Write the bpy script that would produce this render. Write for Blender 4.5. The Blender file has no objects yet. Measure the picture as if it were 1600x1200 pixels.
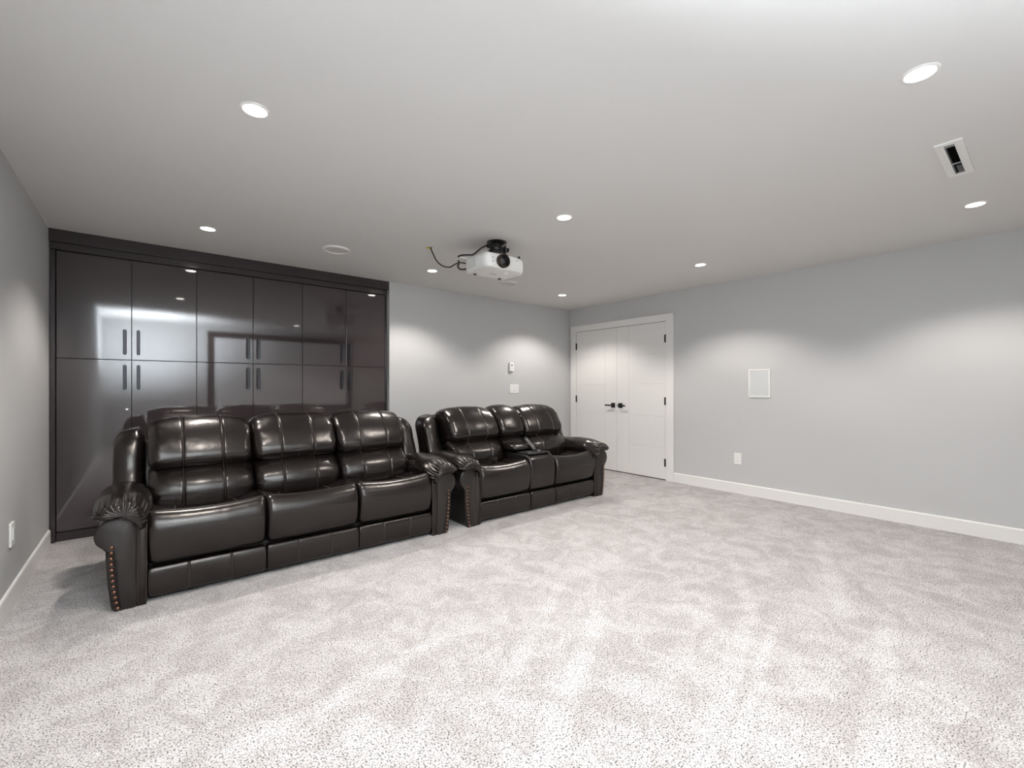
import bpy, bmesh, math, random
from mathutils import Vector, noise

random.seed(7)
scene = bpy.context.scene
COL = scene.collection
PI = math.pi

# ------------------------------------------------------------------ camera
FPX, HORIZON, YAW, CAM_H = 695.6, 604.4, 39.5, 1.217
cam_data = bpy.data.cameras.new('camera')
cam = bpy.data.objects.new('camera', cam_data)
COL.objects.link(cam)
cam_data.sensor_fit = 'HORIZONTAL'
cam_data.sensor_width = 36.0
cam_data.lens = FPX * 36.0 / 1600.0
cam_data.shift_y = (HORIZON - 600.0) / 1600.0
cam_data.clip_start = 0.02
cam.location = (0, 0, CAM_H)
cam.rotation_euler = (PI / 2, 0, -math.radians(YAW))
scene.camera = cam

# ------------------------------------------------------------------ world and light
world = bpy.data.worlds.new('world')
scene.world = world
world.use_nodes = True
world.node_tree.nodes['Background'].inputs[0].default_value = (0.8, 0.85, 0.9, 1)
world.node_tree.nodes['Background'].inputs[1].default_value = 0.2

# the photographer's flash, turned back and up to bounce off the wall and ceiling behind the camera
fl = bpy.data.lights.new('bounce_flash', 'SPOT')
fl.energy = 700
fl.color = (0.84, 0.93, 1.0)
fl.spot_size = math.radians(155)
fl.spot_blend = 1.0
fl.shadow_soft_size = 0.08
flash = bpy.data.objects.new('bounce_flash', fl)
COL.objects.link(flash)
flash.location = (0.12, 0.40, 1.45)
flash.rotation_euler = (Vector((-0.05, -0.60, 0.75))).to_track_quat('-Z', 'Y').to_euler()

LAMP_POWER = 64
LAMP_COLOR = (1.0, 0.94, 0.885)

vs = scene.view_settings
vs.view_transform = 'Standard'
vs.look = 'None'
vs.gamma = 1
vs.use_curve_mapping = False
vs.exposure = 0.52
scene.cycles.max_bounces = 6
scene.cycles.diffuse_bounces = 4
scene.cycles.glossy_bounces = 4
scene.cycles.sample_clamp_indirect = 6
scene.cycles.use_denoising = True

# room (metres): X along the cabinet wall, Y towards it
XL, XR, YB, YF, H = -0.574, 5.225, 4.899, -0.90, 2.44
NICHE = 2.192          # where the cabinet niche ends
YD = 4.960             # front of the cabinet doors

# ------------------------------------------------------------------ materials
def new_mat(name):
    m = bpy.data.materials.new(name)
    m.use_nodes = True
    nt = m.node_tree
    return m, nt, nt.nodes['Principled BSDF']

def nd(nt, typ, **kw):
    n = nt.nodes.new(typ)
    for k, v in kw.items():
        setattr(n, k, v)
    return n

def plain(name, col, rough=0.5, metal=0.0, spec=0.5, bump=0.0, bscale=200, vary=0.0, ior=None):
    m, nt, b = new_mat(name)
    b.inputs['Base Color'].default_value = (*col, 1)
    b.inputs['Roughness'].default_value = rough
    b.inputs['Metallic'].default_value = metal
    b.inputs['Specular IOR Level'].default_value = spec
    if ior: b.inputs['IOR'].default_value = ior
    tc = nd(nt, 'ShaderNodeTexCoord')
    if vary:
        n = nd(nt, 'ShaderNodeTexNoise'); n.inputs['Scale'].default_value = 3; n.inputs['Detail'].default_value = 5
        nt.links.new(tc.outputs['Object'], n.inputs['Vector'])
        mx = nd(nt, 'ShaderNodeMix', data_type='RGBA')
        mx.inputs[6].default_value = (*[c * (1 - vary) for c in col], 1)
        mx.inputs[7].default_value = (*[min(1, c * (1 + vary)) for c in col], 1)
        nt.links.new(n.outputs[0], mx.inputs[0]); nt.links.new(mx.outputs[2], b.inputs['Base Color'])
    if bump:
        n = nd(nt, 'ShaderNodeTexNoise'); n.inputs['Scale'].default_value = bscale; n.inputs['Detail'].default_value = 3
        nt.links.new(tc.outputs['Object'], n.inputs['Vector'])
        bp = nd(nt, 'ShaderNodeBump'); bp.inputs['Strength'].default_value = bump; bp.inputs['Distance'].default_value = 0.002
        nt.links.new(n.outputs[0], bp.inputs['Height']); nt.links.new(bp.outputs[0], b.inputs['Normal'])
    return m

def emitter(name, col, strength):
    m, nt, b = new_mat(name)
    b.inputs['Base Color'].default_value = (*col, 1)
    b.inputs['Emission Color'].default_value = (*col, 1)
    b.inputs['Emission Strength'].default_value = strength
    return m

def carpet_mat():
    m, nt, b = new_mat('plush_carpet')
    L = nt.links.new
    tc = nd(nt, 'ShaderNodeTexCoord'); P = tc.outputs['Object']
    def noise_(scale, detail=2, rough=0.5, dist=0.0, vec=None):
        n = nd(nt, 'ShaderNodeTexNoise'); n.inputs['Scale'].default_value = scale
        n.inputs['Detail'].default_value = detail; n.inputs['Roughness'].default_value = rough
        n.inputs['Distortion'].default_value = dist
        L(vec or P, n.inputs['Vector']); return n.outputs[0]
    def math_(op, a, c=None, clamp=False):
        n = nd(nt, 'ShaderNodeMath', operation=op, use_clamp=clamp)
        for i, v in enumerate((a, c)):
            if v is None: continue
            if isinstance(v, (int, float)): n.inputs[i].default_value = v
            else: L(v, n.inputs[i])
        return n.outputs[0]
    def ramp(fac, lo, hi):
        n = nd(nt, 'ShaderNodeMapRange', interpolation_type='SMOOTHSTEP')
        n.inputs[1].default_value = lo; n.inputs[2].default_value = hi
        L(fac, n.inputs[0]); return n.outputs[0]
    fine = noise_(165, 2, 0.6)
    tuft = noise_(60, 2, 0.6, 0.6)
    mott = noise_(5.2, 4, 0.72, 0.8)
    big = noise_(1.1, 3, 0.55, 0.4)
    # vacuum and footprint strokes: soft bands along straight lines where the nap lies the other way
    sep = nd(nt, 'ShaderNodeSeparateXYZ'); L(P, sep.inputs[0])
    wob = math_('MULTIPLY', math_('SUBTRACT', noise_(2.2, 1), 0.5), 0.10)
    strokes = None
    for (ax, ay, bx, by, w) in STROKES:
        dx, dy = bx - ax, by - ay; ln = math.hypot(dx, dy); dx /= ln; dy /= ln
        perp = math_('ADD', math_('ADD', math_('MULTIPLY', sep.outputs[0], -dy), math_('MULTIPLY', sep.outputs[1], dx)), ax * dy - ay * dx)
        perp = math_('ABSOLUTE', math_('ADD', perp, wob))
        along = math_('ADD', math_('ADD', math_('MULTIPLY', sep.outputs[0], dx), math_('MULTIPLY', sep.outputs[1], dy)), -(ax * dx + ay * dy))
        band = math_('SUBTRACT', 1.0, ramp(perp, w * 0.35, w))
        mask = math_('MULTIPLY', ramp(along, -0.12, 0.15), math_('SUBTRACT', 1.0, ramp(along, ln - 0.15, ln + 0.12)))
        s = math_('MULTIPLY', band, mask)
        strokes = s if strokes is None else math_('MAXIMUM', strokes, s)
    # base tone 0..1
    t = math_('ADD', math_('MULTIPLY', ramp(mott, 0.34, 0.66), 0.66), math_('MULTIPLY', ramp(big, 0.35, 0.65), 0.16))
    t = math_('ADD', t, math_('MULTIPLY', strokes, 0.30))
    t = math_('ADD', t, math_('MULTIPLY', math_('SUBTRACT', tuft, 0.5), 0.7), True)
    mix = nd(nt, 'ShaderNodeMix', data_type='RGBA')
    mix.inputs[6].default_value = (0.44, 0.41, 0.398, 1)
    mix.inputs[7].default_value = (0.66, 0.64, 0.63, 1)
    L(t, mix.inputs[0])
    # shade in the gaps between the tufts, painted dark into the colour
    gap = math_('MULTIPLY', math_('SUBTRACT', 1.0, ramp(fine, 0.40, 0.52)), ramp(tuft, 0.25, 0.55))
    mix2 = nd(nt, 'ShaderNodeMix', data_type='RGBA')
    mix2.inputs[7].default_value = (0.06, 0.052, 0.048, 1)
    L(math_('MULTIPLY', gap, 0.9), mix2.inputs[0]); L(mix.outputs[2], mix2.inputs[6])
    L(mix2.outputs[2], b.inputs['Base Color'])
    b.inputs['Roughness'].default_value = 1.0
    b.inputs['Specular IOR Level'].default_value = 0.05
    b.inputs['Sheen Weight'].default_value = 0.15
    hgt = math_('ADD', math_('MULTIPLY', fine, 0.6), math_('MULTIPLY', tuft, 0.5))
    bp = nd(nt, 'ShaderNodeBump'); bp.inputs['Strength'].default_value = 0.9; bp.inputs['Distance'].default_value = 0.010
    L(hgt, bp.inputs['Height'])
    L(bp.outputs[0], b.inputs['Normal'])
    return m

def leather_mat(name, col, rough):
    m, nt, b = new_mat(name)
    L = nt.links.new
    tc = nd(nt, 'ShaderNodeTexCoord'); P = tc.outputs['Object']
    b.inputs['Base Color'].default_value = (*col, 1)
    b.inputs['IOR'].default_value = 1.58
    b.inputs['Specular Tint'].default_value = (1.0, 0.95, 0.91, 1)
    b.inputs['Roughness'].default_value = rough
    n2 = nd(nt, 'ShaderNodeTexNoise'); n2.inputs['Scale'].default_value = 15; n2.inputs['Detail'].default_value = 2
    L(P, n2.inputs['Vector'])
    b2 = nd(nt, 'ShaderNodeBump'); b2.inputs['Strength'].default_value = 0.22; b2.inputs['Distance'].default_value = 0.008
    L(n2.outputs[0], b2.inputs['Height'])
    L(b2.outputs[0], b.inputs['Normal'])
    return m

STROKES = [(1.05, 0.62, 2.45, 1.02, 0.055), (1.18, 0.60, 2.55, 0.92, 0.03),
           (1.02, 1.05, 1.95, 1.60, 0.06), (1.15, 1.42, 2.05, 1.98, 0.05), (2.45, 1.0, 3.3, 1.5, 0.05),
           (1.7, 0.35, 3.0, 0.55, 0.06), (2.9, 0.7, 4.2, 1.2, 0.07), (0.1, 1.7, 1.2, 1.9, 0.06)]

M = {}
M['wall'] = plain('grey_wall_paint', (0.55, 0.548, 0.545), rough=0.6, spec=0.08, bump=0.05, bscale=350)
M['ceiling'] = plain('ceiling_paint', (0.73, 0.715, 0.70), rough=0.85, spec=0.2, bump=0.05, bscale=300)
M['trim'] = plain('white_trim_paint', (0.80, 0.785, 0.765), rough=0.4, bump=0.02)
M['door'] = plain('white_door_paint', (0.78, 0.765, 0.745), rough=0.42, bump=0.02)
M['carpet'] = carpet_mat()
M['lacquer'] = plain('gloss_brown_grey_lacquer', (0.046, 0.036, 0.037), rough=0.04, spec=0.5, ior=1.82)
M['lacquer_flat'] = plain('brown_grey_board', (0.036, 0.029, 0.030), rough=0.16, ior=1.6)
M['shadow_gap'] = plain('dark_carcass_and_gap_shade', (0.02, 0.018, 0.018), rough=0.6)  # cabinet carcass colour; also the painted shade round the door leaves
M['gunmetal'] = plain('gunmetal', (0.045, 0.046, 0.052), rough=0.34, metal=0.7)
M['steel'] = plain('brushed_steel', (0.55, 0.55, 0.56), rough=0.3, metal=1.0)
M['black_metal'] = plain('black_metal', (0.012, 0.011, 0.011), rough=0.4, metal=0.3)
M['black_plastic'] = plain('black_plastic', (0.012, 0.012, 0.013), rough=0.35)
M['white_plastic'] = plain('white_plastic', (0.82, 0.81, 0.79), rough=0.35)
M['grille'] = plain('pale_grille_cloth', (0.60, 0.615, 0.61), rough=0.9, bump=0.3, bscale=900)
M['trim_speaker'] = plain('speaker_rim', (0.76, 0.745, 0.73), rough=0.6)
M['ceil_grille'] = plain('speaker_grille', (0.66, 0.64, 0.62), rough=0.9, bump=0.3, bscale=900)
M['leather'] = leather_mat('dark_brown_leather', (0.0065, 0.0046, 0.0043), 0.27)
M['leather_flat'] = leather_mat('dark_brown_leatherette', (0.010, 0.008, 0.008), 0.36)
M['thread'] = plain('brown_thread', (0.06, 0.045, 0.038), rough=0.5)
M['copper'] = plain('antique_copper', (0.24, 0.125, 0.085), rough=0.28, metal=1.0)
M['lamp'] = emitter('lamp_diffuser', (1.0, 0.95, 0.88), 14)
M['screen'] = plain('screen_cloth', (0.80, 0.80, 0.80), rough=0.9)
M['velvet_and_shade'] = plain('black_velvet_and_slot_shade', (0.006, 0.0055, 0.0055), rough=1.0, spec=0.0)  # velvet of the screen frame; also the painted dark of the vent slot
M['glass'] = plain('lens_glass', (0.02, 0.018, 0.03), rough=0.03, ior=1.9)
M['lens_ring'] = plain('bronze_lens_ring', (0.10, 0.075, 0.06), rough=0.25, metal=0.8)
M['cable'] = plain('black_cable', (0.02, 0.018, 0.017), rough=0.5)
M['yellow'] = plain('yellow_connector', (0.55, 0.42, 0.05), rough=0.45)
M['grey_plastic'] = plain('grey_plastic', (0.33, 0.33, 0.33), rough=0.5)

# ------------------------------------------------------------------ mesh helpers
def link(name, me, mat, parent=None):
    o = bpy.data.objects.new(name, me)
    COL.objects.link(o)
    if mat is not None:
        me.materials.append(M[mat])
    if parent is not None:
        o.parent = parent
    return o

def from_bm(name, bm, mat, parent=None, smooth=False):
    bmesh.ops.recalc_face_normals(bm, faces=bm.faces[:])
    me = bpy.data.meshes.new(name)
    bm.to_mesh(me); bm.free()
    if smooth:
        me.polygons.foreach_set('use_smooth', [True] * len(me.polygons))
    return link(name, me, mat, parent)

def add_box(bm, x0, x1, y0, y1, z0, z1, bevel=0.0, seg=2):
    r = bmesh.ops.create_cube(bm, size=1.0)
    vs_ = r['verts']
    for v in vs_:
        v.co = Vector((x0 + (v.co.x + .5) * (x1 - x0), y0 + (v.co.y + .5) * (y1 - y0), z0 + (v.co.z + .5) * (z1 - z0)))
    if bevel:
        ed = list({e for v in vs_ for e in v.link_edges})
        bmesh.ops.bevel(bm, geom=ed, offset=bevel, segments=seg, affect='EDGES', profile=0.5)

def box(name, x0, x1, y0, y1, z0, z1, mat, parent=None, bevel=0.0, seg=2):
    bm = bmesh.new()
    add_box(bm, min(x0, x1), max(x0, x1), min(y0, y1), max(y0, y1), min(z0, z1), max(z0, z1), bevel, seg)
    return from_bm(name, bm, mat, parent)

def add_tube(bm, pts, r, n=8, closed=False):
    pts = [Vector(p) for p in pts]
    rings = []
    prev = None
    for i, p in enumerate(pts):
        if i == 0: d = pts[1] - pts[0]
        elif i == len(pts) - 1: d = pts[-1] - pts[-2]
        else: d = pts[i + 1] - pts[i - 1]
        d.normalize()
        if prev is None:
            a = d.orthogonal().normalized()
        else:
            a = (prev - d * prev.dot(d))
            a = a.normalized() if a.length > 1e-6 else d.orthogonal().normalized()
        prev = a
        b = d.cross(a)
        rr = r[i] if isinstance(r, (list, tuple)) else r
        rings.append([bm.verts.new(p + (a * math.cos(2 * PI * k / n) + b * math.sin(2 * PI * k / n)) * rr) for k in range(n)])
    for i in range(len(rings) - 1):
        for k in range(n):
            bm.faces.new((rings[i][k], rings[i][(k + 1) % n], rings[i + 1][(k + 1) % n], rings[i + 1][k]))
    bm.faces.new(rings[0][::-1]); bm.faces.new(rings[-1])

def tube(name, pts, r, mat, parent=None, n=8):
    bm = bmesh.new(); add_tube(bm, pts, r, n)
    return from_bm(name, bm, mat, parent, True)

def add_lathe(bm, prof, n=32, mapper=lambda x, y, z: (x, y, z)):
    """prof: (radius, height) list, revolved about the local z axis"""
    rings = []
    for r, h in prof:
        if r < 1e-6:
            rings.append([bm.verts.new(mapper(0, 0, h))])
        else:
            rings.append([bm.verts.new(mapper(r * math.cos(2 * PI * k / n), r * math.sin(2 * PI * k / n), h)) for k in range(n)])
    for a, b in zip(rings[:-1], rings[1:]):
        for k in range(n):
            k2 = (k + 1) % n
            if len(a) == 1 and len(b) == 1: continue
            if len(a) == 1: bm.faces.new((a[0], b[k2], b[k]))
            elif len(b) == 1: bm.faces.new((a[k], a[k2], b[0]))
            else: bm.faces.new((a[k], a[k2], b[k2], b[k]))

def lathe(name, prof, mat, parent=None, n=32, mapper=lambda x, y, z: (x, y, z), smooth=True):
    bm = bmesh.new(); add_lathe(bm, prof, n, mapper)
    o = from_bm(name, bm, mat, parent, smooth)
    if smooth and hasattr(o.data, 'set_sharp_from_angle'):
        o.data.set_sharp_from_angle(angle=math.radians(40))
    return o

def tag(o, label, cat, group=None):
    o['label'] = label; o['category'] = cat
    if group: o['group'] = group
    return o

def empty(name, loc=(0, 0, 0), rz=0.0):
    o = bpy.data.objects.new(name, None)
    COL.objects.link(o)
    o.location = loc; o.rotation_euler = (0, 0, rz)
    o.empty_display_size = 0.1
    return o

def structure(o):
    o['kind'] = 'structure'
    return o

# ------------------------------------------------------------------ room shell
T = 0.12
structure(box('floor', XL - T, XR + T, YF - T, YB + .70, -0.10, 0.0, 'carpet'))
structure(box('ceiling', XL - T, XR + T, YF - T, YB + .70, H, H + 0.1, 'ceiling'))
structure(box('wall_left', XL - T, XL, YF - T, YB + .70, 0, H, 'wall'))
structure(box('wall_right', XR, XR + T, YF - T, YB + .70, 0, H, 'wall'))
structure(box('wall_front', XL, XR, YF - T, YF, 0, H, 'wall'))
bm = bmesh.new()
add_box(bm, NICHE, XR, YB, YB + .58, 0, H)
add_box(bm, XL, XR, YB + .58, YB + .70, 0, H)
structure(from_bm('wall_back', bm, 'wall'))

def baseboard(name, p0, p1, nrm):
    """eased-top board from p0 to p1, standing proud along nrm"""
    prof = [(0, 0), (0.014, 0), (0.014, 0.108), (0.011, 0.116), (0.004, 0.119), (0, 0.119)]
    bm = bmesh.new()
    ends = []
    for p in (p0, p1):
        ends.append([bm.verts.new((p[0] + nrm[0] * a, p[1] + nrm[1] * a, z)) for a, z in prof])
    n = len(prof)
    for k in range(n):
        bm.faces.new((ends[0][k], ends[0][(k + 1) % n], ends[1][(k + 1) % n], ends[1][k]))
    bm.faces.new(ends[0][::-1]); bm.faces.new(ends[1])
    return structure(from_bm(name, bm, 'trim'))

baseboard('baseboard_right', (XR, YF), (XR, 3.076), (-1, 0))
baseboard('baseboard_left', (XL, YF), (XL, YB), (1, 0))
baseboard('baseboard_back', (NICHE, YB), (XR, YB), (0, -1))
baseboard('baseboard_front', (XL + .014, YF), (XR - .014, YF), (0, 1))

# ------------------------------------------------------------------ double door on the right wall
door = structure(empty('door_1', (XR, 3.965, 0)))
def dbox(name, y0, y1, z0, z1, d0, d1, mat, parent=door, bevel=0.0015):
    """y in world, d = distance out of the wall into the room"""
    return box(name, -d1, -d0, y0 - 3.965, y1 - 3.965, z0, z1, mat, parent, bevel, 1)
dbox('casing', 4.745, 4.852, 0, 2.165, -0.01, 0.018, 'trim')
dbox('casing', 3.079, 3.186, 0, 2.165, -0.01, 0.018, 'trim')
dbox('casing', 4.745, 3.186, 2.072, 2.165, -0.01, 0.018, 'trim')
dbox('door_gap_shade', 4.745, 3.186, 0, 2.072, -0.02, 0.0005, 'shadow_gap', bevel=0)  # dark sheet behind the leaves, paints the shade in their gaps
for side, (ya, yb, yg) in enumerate(((4.741, 3.9665, 4.177), (3.9635, 3.190, 3.762))):
    leaf = dbox('door_leaf', ya, yb, 0.012, 2.068, -0.01, 0.006, 'door')
    leaf.name = 'door_leaf'
    inner = yb if side == 0 else ya            # edge at the meeting seam
    outer = ya if side == 0 else yb
    g = 0.0022
    s = 1 if side == 0 else -1
    dbox('stile', inner + s * 0.001, yg - s * g, 0.013, 2.067, 0.004, 0.0095, 'door', leaf, 0.0014)
    zs = [0.013, 0.417, 0.833, 1.255, 1.662, 2.067]
    for z0, z1 in zip(zs[:-1], zs[1:]):
        dbox('panel', yg + s * g, outer - s * 0.001, z0 + (g if z0 > .1 else 0), z1 - (g if z1 < 2 else 0), 0.004, 0.0095, 'door', leaf, 0.0014)
    yc = inner + s * 0.062
    h = dbox('rosette', yc - .034, yc + .034, 0.918, 0.986, 0.0095, 0.019, 'black_metal', leaf, 0.002)
    bm = bmesh.new()
    add_box(bm, -0.066, -0.019, yc - .009 - 3.965, yc + .009 - 3.965, 0.943, 0.961, 0.003)
    ya_, yb_ = sorted((yc - s * .012, yc + s * .112))
    add_box(bm, -0.066, -0.054, ya_ - 3.965, yb_ - 3.965, 0.942, 0.962, 0.003)
    from_bm('lever', bm, 'black_metal', leaf)
    for zc in (1.845, 1.03, 0.23):
        yh = outer + s * 0.002
        bm = bmesh.new()
        add_tube(bm, [(-0.014, yh - 3.965, zc - .052), (-0.014, yh - 3.965, zc + .052)], 0.0075, 10)
        add_box(bm, -0.0105, -0.004, yh - s * .012 - 3.965 - .006, yh - s * .012 - 3.965 + .012, zc - .05, zc + .05)
        from_bm('hinge', bm, 'black_metal', leaf)
dbox('latch_plate', 3.9625, 3.9675, 0.925, 0.98, 0.004, 0.0098, 'black_metal', bevel=0)

# ------------------------------------------------------------------ built-in cabinets in the niche
structure(box('trim_1', XL + .001, NICHE - .004, YB + .004, YB + .56, 2.345, H, 'lacquer_flat', None, 0.002))      # crown board
structure(box('trim_2', XL + .001, NICHE - .020, YB + .030, YB + .56, 2.290, 2.3435, 'lacquer_flat', None, 0.002))   # cornice step
structure(box('trim_3', XL + .001, -0.540, YB + .040, YB + .56, 0.0, 2.288, 'lacquer_flat', None, 0.002))          # filler by the left wall
structure(box('trim_4', 2.168, NICHE - .012, YB + .050, YB + .56, 0.0, 2.288, 'lacquer_flat', None, 0.002))        # filler at the niche end
DW = (2.166 + 0.538) / 6
cab_labels = ['brown-grey gloss cabinet unit beside the left wall, with a small lock',
              'brown-grey gloss cabinet unit in the middle of the three',
              'brown-grey gloss cabinet unit next to the bare grey wall']

def bar_handle(parent, xc, z0, z1, ends):
    """flat rounded bar on two posts, standing off the door"""
    bm = bmesh.new()
    w, r = 0.0115, 0.0115
    outline = []
    for k in range(9):
        a = PI * k / 8
        outline.append((w * math.cos(a), z1 - r + r * math.sin(a)))
    for k in range(9):
        a = PI + PI * k / 8
        outline.append((w * math.cos(a), z0 + r + r * math.sin(a)))
    f = [bm.verts.new((xc + x, YD - .034, z)) for x, z in outline]
    f2 = [bm.verts.new((xc + x * 0.75, YD - .037, z0 + (z - z0) * 0.985 + .0015)) for x, z in outline]
    bk = [bm.verts.new((xc + x, YD - .026, z)) for x, z in outline]
    n = len(outline)
    for k in range(n):
        bm.faces.new((f[k], f[(k + 1) % n], bk[(k + 1) % n], bk[k]))
        bm.faces.new((f2[k], f2[(k + 1) % n], f[(k + 1) % n], f[k]))
    bm.faces.new(f2); bm.faces.new(bk[::-1])
    for zz in (z0 + .018, z1 - .018):
        add_box(bm, xc - .005, xc + .005, YD - .027, YD - .0005, zz - .006, zz + .006)
    h = from_bm('handle', bm, 'gunmetal', parent)
    return h

for u in range(3):
    xa = -0.538 + u * 2 * DW
    c = tag(empty('storage_cabinet', (xa + DW, YD, 0)), cab_labels[u], 'cabinet', 'built-in gloss cabinets')
    off = -(xa + DW)
    def cbox(name, x0, x1, y0, y1, z0, z1, mat, parent, bevel=0.0):
        return box(name, x0 + off, x1 + off, y0 - YD, y1 - YD, z0, z1, mat, parent, bevel, 2)
    cbox('carcass', xa + .001, xa + 2 * DW - .001, YD + .021, YB + .55, 0.0, 2.287, 'shadow_gap', c)
    cbox('toe_kick', xa + .0005, xa + 2 * DW - .0005, YD + .006, YD + .020, 0.0, 0.068, 'lacquer_flat', c)
    for k in range(2):
        for (z0, z1, h0, h1) in ((0.078, 1.4405, 1.192, 1.402), (1.4455, 2.286, 1.487, 1.697)):
            x0 = xa + k * DW + .002; x1 = x0 + DW - .004
            d = cbox('cabinet_door', x0, x1, YD, YD + .019, z0, z1, 'lacquer', c, 0.0012)
            xc = (x1 - .042) if k == 0 else (x0 + .042)
            h = bar_handle(d, xc, h0, h1, z0 > 1)
            for v in h.data.vertices: v.co.x += off; v.co.y -= YD
            if u == 0 and k == 0 and z0 < 1:
                lk = lathe('lock', [(0, -.004), (.008, -.004), (.009, -.001), (.009, 0.001)], 'steel', d, 16,
                           lambda x, y, z: (x1 - .028 + off + x, z, 1.028 + y))

# ------------------------------------------------------------------ recessed lights
lamp_labels = {
    (0, 1): 'round recessed ceiling light in front of the long sofa, the large one at upper left',
    (0, 2): 'small round recessed light by the cabinet crown, nearest the left wall',
    (1, 0): 'round recessed ceiling light near the upper right corner, above the slot vent',
    (1, 1): 'round recessed ceiling light in the middle of the ceiling, to the right of the projector',
    (1, 2): 'small round recessed light below the hanging black cable',
    (2, 0): 'round recessed ceiling light at the right edge, beyond the slot vent',
    (2, 1): 'small round recessed light near the right wall, in front of the white doors',
    (2, 2): 'smallest round recessed light, in the far corner above the white doors',
    (0, 0): 'round recessed light overhead, seen only as the lowest left glint in the cabinet doors',
}
for i in range(3):
    for j in range(3):
        x, y = 0.3747 + i * 1.9581, 0.3275 + j * 1.9118
        o = tag(empty('recessed_light', (x, y, H)), lamp_labels[(i, j)], 'light', 'recessed ceiling lights')
        lathe('trim_ring', [(.046, -.0015), (.048, -.005), (.054, -.0045), (.060, -.0015), (.060, 0.0)], 'white_plastic', o, 40)
        lathe('diffuser', [(0, -.0035), (.030, -.0035), (.047, -.002), (.047, 0.0)], 'lamp', o, 40)
        ld = bpy.data.lights.new('bulb', 'SPOT')
        ld.energy = LAMP_POWER; ld.color = LAMP_COLOR
        ld.spot_size = math.radians(124); ld.spot_blend = 0.46
        ld.shadow_soft_size = 0.04
        lo = bpy.data.objects.new('bulb', ld); COL.objects.link(lo)
        lo.parent = o; lo.location = (0, 0, -0.012)

# ------------------------------------------------------------------ ceiling speakers and vent
for (x, y, lab) in ((1.31, 4.045, 'flush round ceiling speaker above the long sofa, left of the projector'),
                    (3.29, 4.072, 'flush round ceiling speaker half hidden just behind the projector')):
    o = tag(empty('ceiling_speaker', (x, y, H)), lab, 'speaker', 'round ceiling speakers')
    lathe('rim', [(.094, -.008), (.099, -.016), (.110, -.013), (.115, 0)], 'trim_speaker', o, 48)
    lathe('grille', [(0, -.011), (.06, -.0105), (.097, -.008), (.097, 0)], 'ceil_grille', o, 48)

v = tag(empty('slot_vent', (3.352, 0.331, H)), 'white rectangular slot diffuser set into the ceiling', 'vent')
bm = bmesh.new()
for (a, b_, c_, d_) in ((-.262, .262, -.052, -.019), (-.262, .262, .019, .052), (-.262, -.228, -.019, .019), (.228, .262, -.019, .019)):
    add_box(bm, a, b_, c_, d_, -.008, 0.0)
from_bm('frame', bm, 'white_plastic', v)
box('throat_shade', -.228, .228, -.019, .019, -.0012, -.0002, 'velvet_and_shade', v)  # flat black sheet, paints the shade of a deep slot
box('damper_blade', -.225, .225, .013, .018, -.006, -.0013, 'gunmetal', v)
box('crossbar', -.212, -.200, -.018, .018, -.0068, -.0014, 'steel', v)
box('crossbar', .052, .064, -.018, .018, -.0068, -.0014, 'steel', v)
box('steel_plate', .10, .224, -.016, .006, -.0030, -.0013, 'gunmetal', v)

# ------------------------------------------------------------------ things on the walls
def plate_right(name, y0, y1, z0, z1, label, cat):
    o = tag(empty(name, (XR, (y0 + y1) / 2, (z0 + z1) / 2)), label, cat)
    return o, (y1 - y0) / 2, (z1 - z0) / 2

o, hy, hz = plate_right('wall_speaker', 1.938, 2.163, 1.10, 1.410, 'white framed in-wall speaker with pale grille on the right wall', 'speaker')
bm = bmesh.new()
for (a, b_, c_, d_) in ((-hy, hy, hz - .017, hz), (-hy, hy, -hz, -hz + .017), (-hy, -hy + .017, -hz + .017, hz - .017), (hy - .017, hy, -hz + .017, hz - .017)):
    add_box(bm, -.011, 0, a, b_, c_, d_, 0.002)
from_bm('frame', bm, 'white_plastic', o)
box('grille', -.006, -.0005, -hy + .015, hy - .015, -hz + .015, hz - .015, 'grille', o)

def outlet(o, mapper):
    """decorator outlet; local a = across, b = up, d = out of the wall"""
    def mb(name, a0, a1, b0, b1, d0, d1, mat, bev=0.0, parent=o):
        bm = bmesh.new(); add_box(bm, a0, a1, d0, d1, b0, b1, bev)
        for v_ in bm.verts: v_.co = Vector(mapper(v_.co.x, v_.co.z, v_.co.y))
        return from_bm(name, bm, mat, parent)
    mb('cover_plate', -.041, .041, -.065, .065, 0, .007, 'white_plastic', .003)
    ins = mb('receptacle', -.017, .017, -.034, .034, .0065, .009, 'white_plastic', .001)
    bm = bmesh.new()
    for zz in (-.018, .018):
        for aa in (-.006, .006):
            add_box(bm, aa - .001, aa + .001, .0088, .0093, zz - .004, zz + .004)
        add_box(bm, -.002, .002, .0088, .0093, zz - .012, zz - .008)
    for v_ in bm.verts: v_.co = Vector(mapper(v_.co.x, v_.co.z, v_.co.y))
    from_bm('slots', bm, 'grey_plastic', ins)['kind'] = 'stuff'

o = tag(empty('wall_outlet', (XR, 2.282, .397)), 'white power outlet low on the right wall, above the baseboard', 'outlet')
outlet(o, lambda a, b, d: (-d, a, b))
o = tag(empty('wall_outlet', (XL, 3.66, .402)), 'white power outlet low on the left wall, at the left edge', 'outlet')
outlet(o, lambda a, b, d: (d * 1.6, -a, b))

o = tag(empty('thermostat', (4.012, YB, 1.499)), 'small upright white sensor with a dark dot on the back wall', 'thermostat')
bm = bmesh.new(); add_box(bm, -.036, .036, -.034, 0, -.060, .060, .005, 3)
from_bm('case', bm, 'white_plastic', o)
box('window', -.012, .008, -.0352, -.0338, .012, .034, 'black_plastic', o)
box('button', -.008, .006, -.036, -.0338, -.030, -.012, 'grey_plastic', o, .001)

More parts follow.
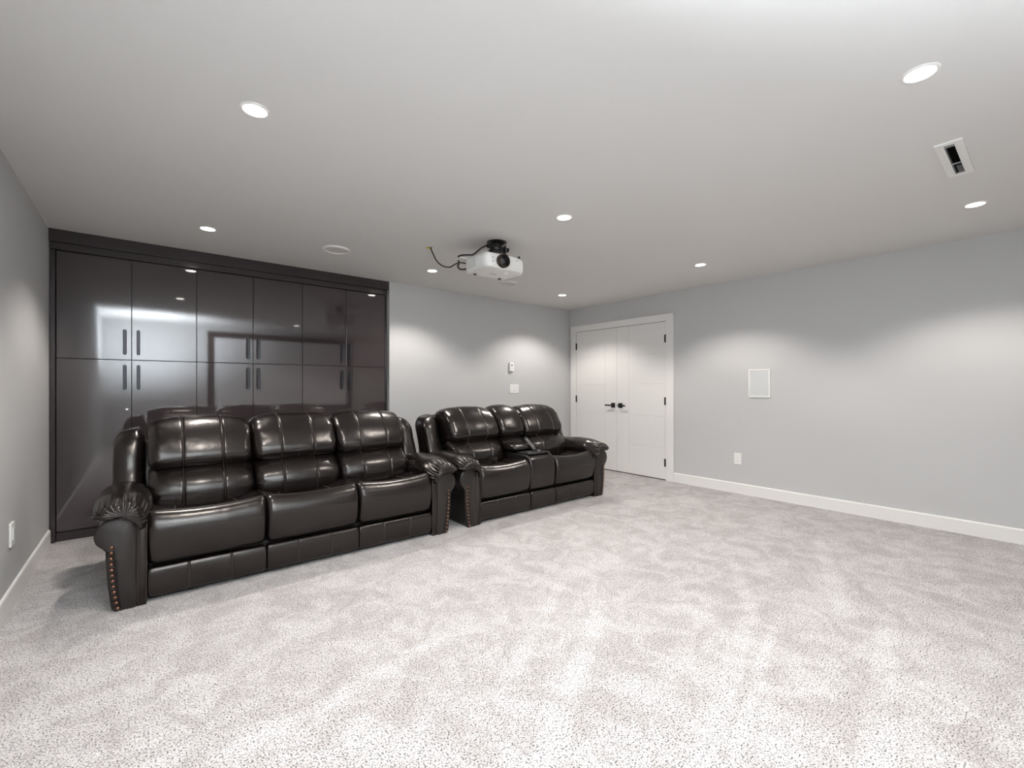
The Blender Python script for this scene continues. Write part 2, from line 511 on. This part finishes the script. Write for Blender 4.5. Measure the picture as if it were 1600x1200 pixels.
o = tag(empty('switch_plate', (4.078, YB, 1.189)), 'square white switch plate on the back wall, below the small sensor', 'switch')
bm = bmesh.new(); add_box(bm, -.082, .082, -.007, 0, -.064, .064, .003)
from_bm('cover_plate', bm, 'white_plastic', o)
for k in (-1, 0, 1):
    box('rocker', k * .046 - .016, k * .046 + .016, -.0095, -.0065, -.033, .033, 'white_plastic', o, .001)
box('indicator', -.006, .006, -.0102, -.0094, -.030, -.024, 'grey_plastic', o)

# projection screen on the wall behind the camera (seen as a reflection in the gloss doors)
o = tag(empty('projection_screen', (2.42, YF, 1.50)), 'white projection screen in a wide black frame, mirrored in the gloss cabinets', 'screen')
box('screen_cloth', -1.34, 1.34, .012, .020, -.70, .72, 'screen', o)
for nm, (a, b_, c_, d_) in (('frame_rail', (-1.45, 1.45, .72, .83)), ('frame_rail', (-1.45, 1.45, -.81, -.70)),
                            ('frame_stile', (-1.45, -1.34, -.70, .72)), ('frame_stile', (1.34, 1.45, -.70, .72))):
    box(nm, a, b_, .001, .034, c_, d_, 'velvet_and_shade', o, .003)

# ------------------------------------------------------------------ lofted upholstery
def catmull(pts, n, closed=True):
    """resample a smooth curve through pts to n points, even in arc length"""
    dense = []
    m = len(pts)
    segs = m if closed else m - 1
    for i in range(segs):
        p0 = pts[(i - 1) % m] if closed or i > 0 else pts[0]
        p1 = pts[i]; p2 = pts[(i + 1) % m]
        p3 = pts[(i + 2) % m] if closed or i + 2 < m else pts[-1]
        for k in range(12):
            t = k / 12
            dense.append(tuple(0.5 * (2 * b + (c - a) * t + (2 * a - 5 * b + 4 * c - d) * t * t + (3 * b - a - 3 * c + d) * t ** 3)
                               for a, b, c, d in zip(p0, p1, p2, p3)))
    if closed: dense.append(dense[0])
    else: dense.append(tuple(pts[-1]))
    L = [0.0]
    for a, b in zip(dense[:-1], dense[1:]):
        L.append(L[-1] + math.dist(a, b))
    out = []
    j = 0
    for k in range(n):
        s = L[-1] * k / (n if closed else n - 1)
        while j < len(L) - 2 and L[j + 1] < s: j += 1
        f = (s - L[j]) / max(1e-9, L[j + 1] - L[j])
        out.append(tuple(a + (b - a) * f for a, b in zip(dense[j], dense[j + 1])))
    return out

def sm(a, b, x):
    t = max(0.0, min(1.0, (x - a) / (b - a)))
    return t * t * (3 - 2 * t)

class Loft:
    """closed section (a, b) swept along c; disp(t, k, c) pushes along the section normal; warp moves points"""
    def __init__(s, sec, c0, c1, n=56, steps=40, extra=(), shrink=0.3, rad=0.05, center=None, disp=None, warp=None,
                 mapper=None, shrink0=None, rad0=None):
        s.sec = catmull(sec, n); s.c0, s.c1 = c0, c1; s.n = n
        cs = [c0 + (c1 - c0) * k / steps for k in range(steps + 1)]
        for r_ in (rad, rad0 or rad):
            pass
        for q in (0.02, 0.07, 0.16, 0.3, 0.5, 0.75):
            cs += [c0 + (rad0 or rad) * q, c1 - rad * q]
        for x in extra:
            cs += [x + d for d in (-.014, -.009, -.006, -.004, -.002, 0, .002, .004, .006, .009, .014)]
        cs = sorted(set(round(c, 5) for c in cs if c0 <= c <= c1))
        s.cs = [cs[0]] + [b for a, b in zip(cs[:-1], cs[1:]) if b - a > 0.0008]
        s.shrink, s.rad = shrink, rad
        s.shrink0 = shrink if shrink0 is None else shrink0
        s.rad0 = rad0 or rad
        s.center = center or (sum(p[0] for p in s.sec) / n, sum(p[1] for p in s.sec) / n)
        s.disp, s.warp = disp, warp
        s.mapper = mapper or (lambda a, b, c: (c, a, b))
        area = sum(s.sec[k][0] * s.sec[(k + 1) % n][1] - s.sec[(k + 1) % n][0] * s.sec[k][1] for k in range(n))
        sg = 1 if area > 0 else -1
        s.nor = []
        for k in range(n):
            a, b = s.sec[k - 1], s.sec[(k + 1) % n]
            dx, dy = b[0] - a[0], b[1] - a[1]
            l = math.hypot(dx, dy) or 1
            s.nor.append((sg * dy / l, -sg * dx / l))
    def scale(s, c):
        f = 1.0
        for e, sh, r in ((c - s.c0, s.shrink0, s.rad0), (s.c1 - c, s.shrink, s.rad)):
            if e < r:
                q = 1 - e / r
                f *= 1 - sh * (1 - math.sqrt(max(0.0, 1 - q * q)))
        return f
    def point(s, k, c, lift=0.0):
        k %= s.n
        f = s.scale(c)
        t = (c - (s.c0 + s.c1) / 2) / ((s.c1 - s.c0) / 2)
        a, b = s.sec[k]
        d = lift + (s.disp(t, k / s.n, c, a, b) if s.disp else 0.0)
        na, nb = s.nor[k]
        a = s.center[0] + (a - s.center[0]) * f + na * d
        b = s.center[1] + (b - s.center[1]) * f + nb * d
        cc = c
        if s.warp: a, b, cc = s.warp(t, k / s.n, a, b, c)
        return Vector(s.mapper(a, b, cc))
    def build(s, name, mat, parent):
        bm = bmesh.new()
        rings = [[bm.verts.new(s.point(k, c)) for k in range(s.n)] for c in s.cs]
        for r0, r1 in zip(rings[:-1], rings[1:]):
            for k in range(s.n):
                bm.faces.new((r0[k], r0[(k + 1) % s.n], r1[(k + 1) % s.n], r1[k]))
        for r in (rings[0], rings[-1]):
            cen = bm.verts.new(sum((v_.co for v_ in r), Vector()) / s.n)
            for k in range(s.n):
                bm.faces.new((r[k], r[(k + 1) % s.n], cen))
        return from_bm(name, bm, mat, parent, True)
    def seam_at(s, c, k0, k1, lift=0.0005):
        return [s.point(k, c, lift) for k in range(k0, k1 + 1)]
    def nearest(s, a, b):
        return min(range(s.n), key=lambda k: (s.sec[k][0] - a) ** 2 + (s.sec[k][1] - b) ** 2)

def groove(c, lines, w=0.0055, d=0.0055):
    return -sum(d * math.exp(-((c - x) / w) ** 2) for x in lines)

def lumps(c, a, b, seed, amp=0.004, sc=7.0):
    return amp * noise.noise((c * sc + seed * 3.7, a * sc + seed, b * sc - seed * 1.3))

def creases(t, s_, seed, amp, start=0.62, freq=13):
    e = sm(start, 1.0, abs(t))
    if e <= 0: return 0.0
    ph = 2.2 * noise.noise((s_ * 9 + seed, t * 2.0, seed * .7))
    return amp * e * (math.sin(2 * PI * freq * s_ + ph * 3) * 0.6 + noise.noise((s_ * 38, t * 3, seed)) * 0.9)

HEAD = [(.56, .660), (.495, .668), (.452, .705), (.452, .77), (.508, .875), (.585, .955), (.665, .992), (.755, .990), (.83, .955), (.865, .88), (.84, .74), (.70, .655)]
LUMB = [(.56, .405), (.45, .415), (.395, .455), (.378, .52), (.402, .590), (.462, .645), (.53, .680), (.60, .690), (.68, .62), (.68, .45)]
SEAT = [(.62, .445), (.48, .470), (.34, .478), (.20, .486), (.115, .500), (.062, .513), (.028, .508), (-.004, .480), (-.028, .42), (-.030, .34), (-.012, .255), (.010, .214), (.07, .205), (.35, .205), (.62, .21)]
FOOT = [(.012, .192), (-.006, .186), (-.014, .15), (-.014, .10), (-.010, .05), (.0, .030), (.018, .026), (.06, .028), (.075, .06), (.075, .16), (.06, .19)]

def back_module(parent, x0, x1, seed, head=True, dz=0.0, seam_f=0.38):
    w = x1 - x0; mid = (x0 + x1) / 2
    seams = [mid - w / 2 * seam_f, mid + w / 2 * seam_f] if seam_f else []
    def hd(t, s_, c, a, b):
        d = groove(c, seams) + lumps(c, a, b, seed) + creases(t, s_, seed, .005)
        d += 0.022 * (1 - t * t) - .006
        return d
    def hw(t, s_, a, b, c):
        low = 1 - sm(.66, .80, b)
        return a, b + low * .016 * (1 - t * t) - .012 * (t ** 4) * sm(.9, 1.0, b) + dz, c
    H_ = Loft(HEAD, x0 + .003, x1 - .003, 60, 44, seams, .30, .055, (.66, .82), hd, hw)
    hc = H_.build('head_cushion', 'leather', parent)
    ka, kb = 0, H_.nearest(.80, .975)
    for x in seams:
        tube('seam', H_.seam_at(x, ka, kb, .0002), .0017, 'thread', hc, 5)
    def ld(t, s_, c, a, b):
        return groove(c, seams) + lumps(c, a, b, seed + 5) + creases(t, s_, seed + 9, .005) + .020 * (1 - t * t) - .005
    def lw(t, s_, a, b, c):
        low = 1 - sm(.42, .52, b)
        up = sm(.58, .68, b)
        return a - .018 * (1 - t * t) * (1 - up), b - low * .020 * (1 - t * t) + up * .014 * (1 - t * t), c
    L_ = Loft(LUMB, x0 + .003, x1 - .003, 54, 44, seams, .30, .055, (.55, .55), ld, lw)
    lc = L_.build('lumbar_cushion', 'leather', parent)
    for x in seams:
        tube('seam', L_.seam_at(x, 1, L_.nearest(.58, .695), .0002), .0017, 'thread', lc, 5)

def seat_module(parent, x0, x1, seed, front_seams=(.36,)):
    w = x1 - x0; mid = (x0 + x1) / 2
    def sd(t, s_, c, a, b):
        welt = -0.005 * math.exp(-(((a - .045) / .012) ** 2)) if b > .49 else 0
        return welt + lumps(c, a, b, seed, .003, 5)
    def sw(t, s_, a, b, c):
        top = sm(.40, .50, b)
        dip = .034 * (1 - t * t) * top * sm(-.02, .2, a) + .013 * (1 - t * t) * top
        return a - .012 * (1 - t * t) * (1 - sm(0, .1, a)), b - dip + .014 * t ** 4 * top * sm(.1, .45, a), c
    S = Loft(SEAT, x0 + .003, x1 - .003, 72, 40, (), .10, .035, (.30, .35), sd, sw)
    so = S.build('seat_cushion', 'leather', parent)
    kw = S.nearest(.045, .512)
    tube('seam', [S.point(kw, x0 + .012 + (w - .024) * k / 30, .0004) for k in range(31)], .0021, 'thread', so, 5)
    for sx in (-1, 1):
        xs = mid + sx * w * .30
        tube('seam', [S.point(k, xs + sx * .03 * ((k - kw) / 20), .001) for k in range(S.nearest(.44, .473), S.nearest(.15, .494))], .0022, 'thread', so, 5)
    seams = [mid - w / 2 * .36, mid + w / 2 * .36]
    def fd(t, s_, c, a, b):
        return groove(c, seams, .004, .004) + lumps(c, a, b, seed + 3, .003, 6)
    F = Loft(FOOT, x0 + .004, x1 - .004, 44, 36, seams, .12, .02, (.03, .11), fd, None)
    fo = F.build('footrest', 'leather', parent)
    for x in seams:
        tube('seam', F.seam_at(x, 1, F.nearest(0, .03), .0002), .0015, 'thread', fo, 5)

ARM = [(-.050, .0), (-.050, .15), (-.050, .30), (-.050, .42), (-.058, .470), (-.085, .497), (-.125, .505), (-.170, .492), (-.200, .462),
       (-.211, .425), (-.205, .388), (-.185, .360), (-.166, .343), (-.163, .28), (-.160, .20), (-.150, .10), (-.134, .0), (-.09, -.0)]
PAD = [(-.219, .522), (-.222, .545), (-.198, .578), (-.150, .603), (-.090, .606), (-.035, .588), (.008, .552), (.026, .505), (.018, .462),
       (-.012, .455), (-.038, .475), (-.075, .495), (-.130, .510), (-.190, .512)]

def arm(parent, edge, sgn, seed):
    """edge: x of the inner side; sgn -1 for the left arm (as modelled), +1 mirrored"""
    mp = lambda a, b, c: (edge - sgn * a, c, b)
    A = Loft(ARM, .020, .80, 64, 14, (), .06, .02, (-.12, .25), None, None, mp)
    A.build('arm_body', 'leather_flat', parent)
    def outl(pts, grow):
        cx, cz = -.12, .25
        return pts
    Fp = Loft([(x * 1.0, z) for x, z in ARM], -.018, .024, 90, 3, (), .03, .012, (-.115, .26),
              lambda t, s_, c, a, b: .004, None, mp, .05, .014)
    fp = Fp.build('arm_front', 'leather_flat', parent)
    # piping round the front panel
    pp = [Fp.point(k, -.012, .001) for k in range(0, 90)]
    keep = [p for p in pp if p.z > .006]
    i0 = max(range(len(keep) - 1), key=lambda i: (keep[i + 1] - keep[i]).length)
    keep = keep[i0 + 1:] + keep[:i0 + 1] if (keep[i0 + 1] - keep[i0]).length > .03 else keep
    tube('piping', keep, .0034, 'leather', fp, 6)
    # copper studs down the outer edge, on a raised strip
    strip = []
    path = [(-.146, .352), (-.149, .30), (-.147, .24), (-.142, .17), (-.134, .09), (-.122, .018)]
    cv = catmull(path, 24, closed=False)
    bm = bmesh.new()
    add_tube(bm, [(edge - sgn * (a + .012), -.0235, b) for a, b in cv], .0022, 6)
    from_bm('stud_welt', bm, 'leather', fp, True)
    sp = catmull(path, 12, closed=False)
    me = None
    for a, b in sp:
        if me is None:
            bm = bmesh.new()
            add_lathe(bm, [(.0098, .0), (.0092, -.0035), (.0066, -.0065), (.003, -.008), (0, -.0083)], 12, lambda x, y, z: (x, z, y))
            bmesh.ops.recalc_face_normals(bm, faces=bm.faces[:])
            me = bpy.data.meshes.get('copper_stud') or bpy.data.meshes.new('copper_stud')
            if not me.polygons:
                bm.to_mesh(me); me.materials.append(M['copper'])
                me.polygons.foreach_set('use_smooth', [True] * len(me.polygons))
            bm.free()
        s = bpy.data.objects.new('stud', me); COL.objects.link(s); s.parent = fp
        s.location = (edge - sgn * (a), -.0205, b)
    # flat strip between front panel and seat, the lower end of the pad's cover
    W = Loft([(-.046, 0.0), (-.050, .2), (-.048, .42), (-.040, .475), (-.018, .490), (.002, .475), (.004, .42), (.002, .2), (.0, .0), (-.02, -.0)],
             -.014, .30, 40, 6, (), .05, .015, (-.022, .25), lambda t, s_, c, a, b: lumps(c, a, b, seed, .002, 14), None, mp)
    wo = W.build('arm_strip', 'leather', parent)
    for dx in (-.040, -.004):
        tube('seam', [(edge - sgn * (dx + .004 * (z / .45)), -.0155, z) for z in [.01 + .44 * k / 14 for k in range(15)]], .0015, 'thread', wo, 5)
    # pad with gathered front
    def pd(t, s_, c, a, b):
        fr = math.exp(-max(0.0, c + .03) / .045)
        top = sm(.46, .51, b)
        g = .0080 * fr * top * (math.sin(2 * PI * 24 * s_ + 1.5 * noise.noise((s_ * 20, 1.0, seed))) + .6 * noise.noise((s_ * 60, c * 6, seed)))
        return g + lumps(c, a, b, seed + 2, .006, 8) + .004
    def pw(t, s_, a, b, c):
        dropf = sm(.10, -.06, c) if False else (1 - sm(-.06, .14, c))
        rise = .014 * math.sin(PI * max(0, min(1, c / .55)))
        a2 = a - .030 * dropf * sm(-.06, .02, a)
        return a2, b + rise - .030 * dropf * sm(.5, .6, b) - .03 * dropf * sm(-.05, .01, a), c
    Pd = Loft(PAD, -.062, .60, 110, 44, (), .35, .12, (-.095, .525), pd, pw, mp, .38, .055)
    po = Pd.build('arm_pad', 'leather', parent)
    kA, kB = Pd.nearest(-.225, .56), Pd.nearest(.018, .53)
    tube('seam', [Pd.point(k, -.030, .0010) for k in range(kA, kB + 1)], .0022, 'leather', po, 5)

def wing(parent, edge, sgn, seed):
    mp = lambda a, b, c: (edge - sgn * a, b, c)
    sec = [(-.185, .60), (-.175, .535), (-.11, .505), (-.04, .52), (-.012, .60), (-.012, .70), (-.05, .76), (-.13, .77), (-.18, .72)]
    def wd(t, s_, c, a, b):
        return lumps(c, a, b, seed, .007, 9) + creases(t, s_, seed, .004, .5, 9)
    def ww(t, s_, a, b, c):
        k = (c - .40) / .52
        top = sm(.78, .93, c)
        return a * (1 - .06 * k), b + .20 * k, c + .05 * top * (a + .16) / .16
    Loft(sec, .40, .905, 48, 34, (), .55, .10, (-.095, .66), wd, ww, mp, .05, .02).build('wing_cushion', 'leather', parent)

BACK = [(.74, .06), (.88, .06), (.91, .30), (.94, .60), (.96, .84), (.94, .925), (.88, .935), (.83, .86), (.77, .6), (.74, .30)]

def frame(parent, x0, x1):
    Loft(BACK, x0 - .07, x1 + .07, 48, 30, (), .10, .04, (.84, .45), lambda t, s_, c, a, b: lumps(c, a, b, 4, .004, 5),
         lambda t, s_, a, b, c: (a, b - .09 * sm(.84, .95, abs(t)) * sm(.5, .9, b), c)).build('back_panel', 'leather_flat', parent)
    bm = bmesh.new()
    add_box(bm, x0 + .01, x1 - .01, .060, .78, .0, .204, .004)
    add_box(bm, x0 + .01, x1 - .01, .66, .80, .204, .62, .004)
    from_bm('base_frame', bm, 'black_plastic', parent)

# ---- three seat sofa
sofa = tag(empty('recliner_sofa', (0.008, 3.238, 0), math.radians(-0.4)),
           'dark brown leather three-seat recliner sofa with copper-studded arms, before the gloss cabinets', 'sofa')
frame(sofa, 0, 1.80)
for k in range(3):
    back_module(sofa, k * .60, k * .60 + .60, 11 + k * 7)
    seat_module(sofa, k * .60, k * .60 + .60, 31 + k * 5)
for edge, sgn, sd in ((0.0, -1, 3), (1.80, 1, 8)):
    arm(sofa, edge, -sgn * -1 if False else (-1 if sgn == -1 else 1), sd)
    wing(sofa, edge, -1 if sgn == -1 else 1, sd + 2)

# ---- two seat sofa with console
love = tag(empty('recliner_loveseat', (2.290, 3.225, 0), math.radians(0.3)),
           'dark brown leather two-seat recliner with middle console, near the white doors', 'sofa')
LW, CW = .60, .345
frame(love, 0, 2 * LW + CW)
for x0, sd in ((0.0, 51), (LW + CW, 63)):
    back_module(love, x0, x0 + LW, sd)
    seat_module(love, x0, x0 + LW, sd + 20)
back_module(love, LW, LW + CW, 77, dz=.008, seam_f=0)
for edge, sgn, sd in ((0.0, -1, 13), (2 * LW + CW, 1, 18)):
    arm(love, edge, sgn, sd)
    wing(love, edge, sgn, sd + 2)
cx0, cx1 = LW + .006, LW + CW - .006
CONS = [(.50, .545), (.30, .548), (.14, .548), (.06, .540), (.018, .515), (-.004, .47), (-.012, .40), (-.010, .30), (.0, .225), (.02, .205), (.10, .20), (.50, .20)]
C_ = Loft(CONS, cx0, cx1, 60, 20, (), .06, .02, (.22, .36), lambda t, s_, c, a, b: lumps(c, a, b, 91, .002, 6) - .005 * (t ** 6))
con = C_.build('console', 'leather', love)
for x in (cx0 + .016, cx1 - .016):
    tube('seam', [C_.point(k, x, .0006) for k in range(C_.nearest(.12, .548), C_.nearest(.0, .225))], .002, 'thread', con, 5)
CF = Loft(FOOT, cx0 + .002, cx1 - .002, 44, 14, (), .12, .02, (.03, .11), lambda t, s_, c, a, b: lumps(c, a, b, 95, .002, 6))
CF.build('console_footrest', 'leather', love)
mx_ = (cx0 + cx1) / 2
tray = box('console_tray', cx0 + .022, cx1 - .022, .045, .235, .546, .556, 'black_plastic', love, .004)
for sx in (-1, 1):
    lathe('cup_holder', [(.030, .006), (.036, .010), (.041, .008), (.043, .0)], 'black_plastic', tray, 28, lambda x, y, z, sx=sx: (mx_ + sx * .068 + x, .14 + y, .555 + z))
LID = [(.25, .565), (.235, .585), (.25, .612), (.32, .628), (.42, .628), (.50, .615), (.52, .59), (.50, .562), (.38, .556)]
Ld = Loft(LID, cx0 - .012, cx1 + .012, 48, 22, (), .45, .05, (.38, .59), lambda t, s_, c, a, b: lumps(c, a, b, 99, .004, 8))
lid = Ld.build('console_armrest', 'leather', love)
tube('piping', [Ld.point(Ld.nearest(.237, .583), cx0 + .01 + (cx1 - cx0 - .02) * k / 16, .001) for k in range(17)], .003, 'leather', lid, 6)

# remote control leaning against the console armrest
rc = tag(empty('remote_control', (2.290 + mx_ + .055, 3.225 + .185, .566)), 'slim black remote control leaning on the loveseat console', 'remote control')
bm = bmesh.new(); add_box(bm, -.019, .019, -.008, .008, 0, .165, .004)
ro = from_bm('case', bm, 'black_plastic', rc)
bm = bmesh.new()
for r_ in range(6):
    for c_ in range(3):
        add_box(bm, -.013 + c_ * .010, -.007 + c_ * .010, -.0092, -.0078, .03 + r_ * .02, .038 + r_ * .02)
from_bm('buttons', bm, 'grey_plastic', rc)['kind'] = 'stuff'
rc.rotation_euler = (math.radians(-42), math.radians(-18), 0)

# ------------------------------------------------------------------ projector
PX0, PX1, PY0, PY1, PZ0, PZ1 = 2.065, 2.475, 2.835, 3.135, 2.166, 2.290
pcx, pcy = (PX0 + PX1) / 2, (PY0 + PY1) / 2
prj = tag(empty('projector', (pcx, pcy, PZ0)), 'white projector hung upside down under the ceiling, lens facing the camera side', 'projector')
hw, hd_, hh = (PX1 - PX0) / 2, (PY1 - PY0) / 2, PZ1 - PZ0
def rrect(hx, z0, z1, r, n=7):
    pts = []
    for cx_, cz_, a0 in ((hx - r, z1 - r, 0), (-hx + r, z1 - r, 90), (-hx + r, z0 + r, 180), (hx - r, z0 + r, 270)):
        for k in range(n):
            a = math.radians(a0 + 90 * k / (n - 1))
            pts.append((cx_ + r * math.cos(a), cz_ + r * math.sin(a)))
    return pts
Bd = Loft(rrect(hw, 0, hh, .036), -hd_, hd_, 96, 12, (), .16, .045, (0, hh / 2), None,
          lambda t, s_, a, b, c: (a, b, c - .018 * (1 - (a / hw) ** 2) if c < 0 else c), lambda a, b, c: (a, c, b))
body = Bd.build('case', 'white_plastic', prj)
lx, lz = -.045, .064
mpy = lambda x, y, z: (lx + x, -hd_ - .030 + z, lz + y)
lr = lathe('lens_barrel', [(.056, .03), (.056, -.014), (.053, -.018), (.048, -.018), (.045, -.012)], 'lens_ring', prj, 40, mpy)
lathe('lens_hood', [(.0452, -.0125), (.043, -.0125), (.036, .004), (.034, .008), (.030, .009)], 'black_plastic', lr, 40, mpy)
lathe('lens_glass', [(0, .001), (.012, .002), (.024, .0055), (.031, .010)], 'glass', lr, 32, mpy)
for zz in (.048, .078):
    box('sensor', -.142, -.134, -hd_ - .013, -hd_ + .002, zz, zz + .008, 'grey_plastic', prj, .001)
gr = box('side_grille', -hw - .003, -hw + .004, -.015, .105, .032, .096, 'grille', prj, .002)
for k in range(7):
    box('slat', -hw - .0048, -hw - .002, -.010, .100, .036 + k * .0085, .0405 + k * .0085, 'white_plastic', gr)
fg = box('front_grille', .045, .165, -hd_ - .0145, -hd_ + .003, .025, .090, 'white_plastic', prj, .003)
box('badge', .07, .125, -hd_ - .0100, -hd_ + .004, .098, .102, 'grey_plastic', prj)
box('underside_label', -.05, .02, .0, .012, -.0008, .0005, 'grey_plastic', prj)
for (fx, fy) in ((-.13, .10), (.13, .10), (0.06, -.08)):
    lathe('foot', [(0, -.009), (.012, -.009), (.015, -.004), (.015, .002)], 'black_plastic' if fy > 0 else 'white_plastic', prj, 18, lambda x, y, z, fx=fx, fy=fy: (fx + x, fy + y, z))
# cover flap for the plugs at the rear left
bm = bmesh.new(); add_box(bm, -hw - .055, -hw + .03, hd_ - .03, hd_ + .05, hh - .006, hh + .002, .002)
from_bm('plug_cover', bm, 'white_plastic', prj)

mt = tag(empty('projector_mount', (pcx + .03, pcy + .01, H)), 'black adjustable ceiling bracket carrying the white projector', 'mount')
lathe('ceiling_plate', [(0, -.012), (.045, -.012), (.075, -.010), (.085, -.004), (.085, 0)], 'black_metal', mt, 36)
lathe('swivel', [(0, -.085), (.050, -.085), (.058, -.075), (.058, -.050), (.046, -.045), (.046, -.020), (.062, -.014), (.062, -.010)], 'black_metal', mt, 32)
zt = PZ1 - H
box('carrier_plate', -.075, .075, -.06, .06, zt + .006, zt + .034, 'black_metal', mt, .004)
for sx, sy in ((-1, -1), (1, -1), (-1, 1), (1, 1)):
    bm = bmesh.new()
    pts = [(sx * .05, sy * .04, zt + .020), (sx * .12, sy * .085, zt + .014), (sx * .155, sy * .11, zt + .012)]
    add_tube(bm, pts, .0085, 8)
    add_tube(bm, [(sx * .155, sy * .11, zt + .001), (sx * .155, sy * .11, zt + .034)], .009, 10)
    from_bm('spider_leg', bm, 'black_metal', mt, True)
bm = bmesh.new()
add_tube(bm, [(-.10, -.02, -.052), (.085, -.02, -.052)], .010, 10)
add_tube(bm, [(.085, -.02, -.052), (.105, -.02, -.052)], .020, 14)
add_tube(bm, [(-.085, -.02, -.052), (-.105, -.02, -.052)], .020, 14)
from_bm('tilt_knob', bm, 'black_metal', mt, True)
box('side_plate', .066, .072, -.045, .01, -.095, -.022, 'steel', mt, .001)

# bundled power cord from the mount over the case to the rear
cb = tube('power_cord', catmull([(2.205, 3.0, 2.40), (2.165, 3.03, 2.375), (2.12, 3.08, 2.325), (2.085, 3.13, 2.325), (2.045, 3.19, 2.32), (2.045, 3.185, 2.26), (2.025, 3.17, 2.225), (2.05, 3.165, 2.205), (2.09, 3.145, 2.21)], 50, False),
          .0075, 'cable', prj, 8)
for v_ in cb.data.vertices: v_.co -= Vector((pcx, pcy, PZ0))
# signal cable hanging in a swag from a yellow connector in the ceiling
cab = tag(empty('video_cable', (1.933, 3.476, H)), 'thin black cable swagging from a yellow-tipped ceiling hole to the projector', 'cable')
pts = catmull([(1.936, 3.474, H - .002), (1.945, 3.46, H - .04), (1.965, 3.42, H - .12), (1.99, 3.36, H - .175), (2.02, 3.29, H - .195), (2.035, 3.22, H - .18), (2.055, 3.175, H - .175), (2.105, 3.142, H - .185)], 60, False)
tube('cord', [Vector(p) - Vector((1.933, 3.476, H)) for p in pts], .0055, 'cable', cab, 8)
lathe('ceiling_hole', [(0, -.0012), (.020, -.0012), (.020, 0)], 'black_plastic', cab, 20)
bm = bmesh.new(); add_box(bm, -.036, .004, -.006, .006, -.016, -.002, .002)
y_ = from_bm('connector', bm, 'yellow', cab)
y_.rotation_euler = (0, math.radians(20), math.radians(-20))
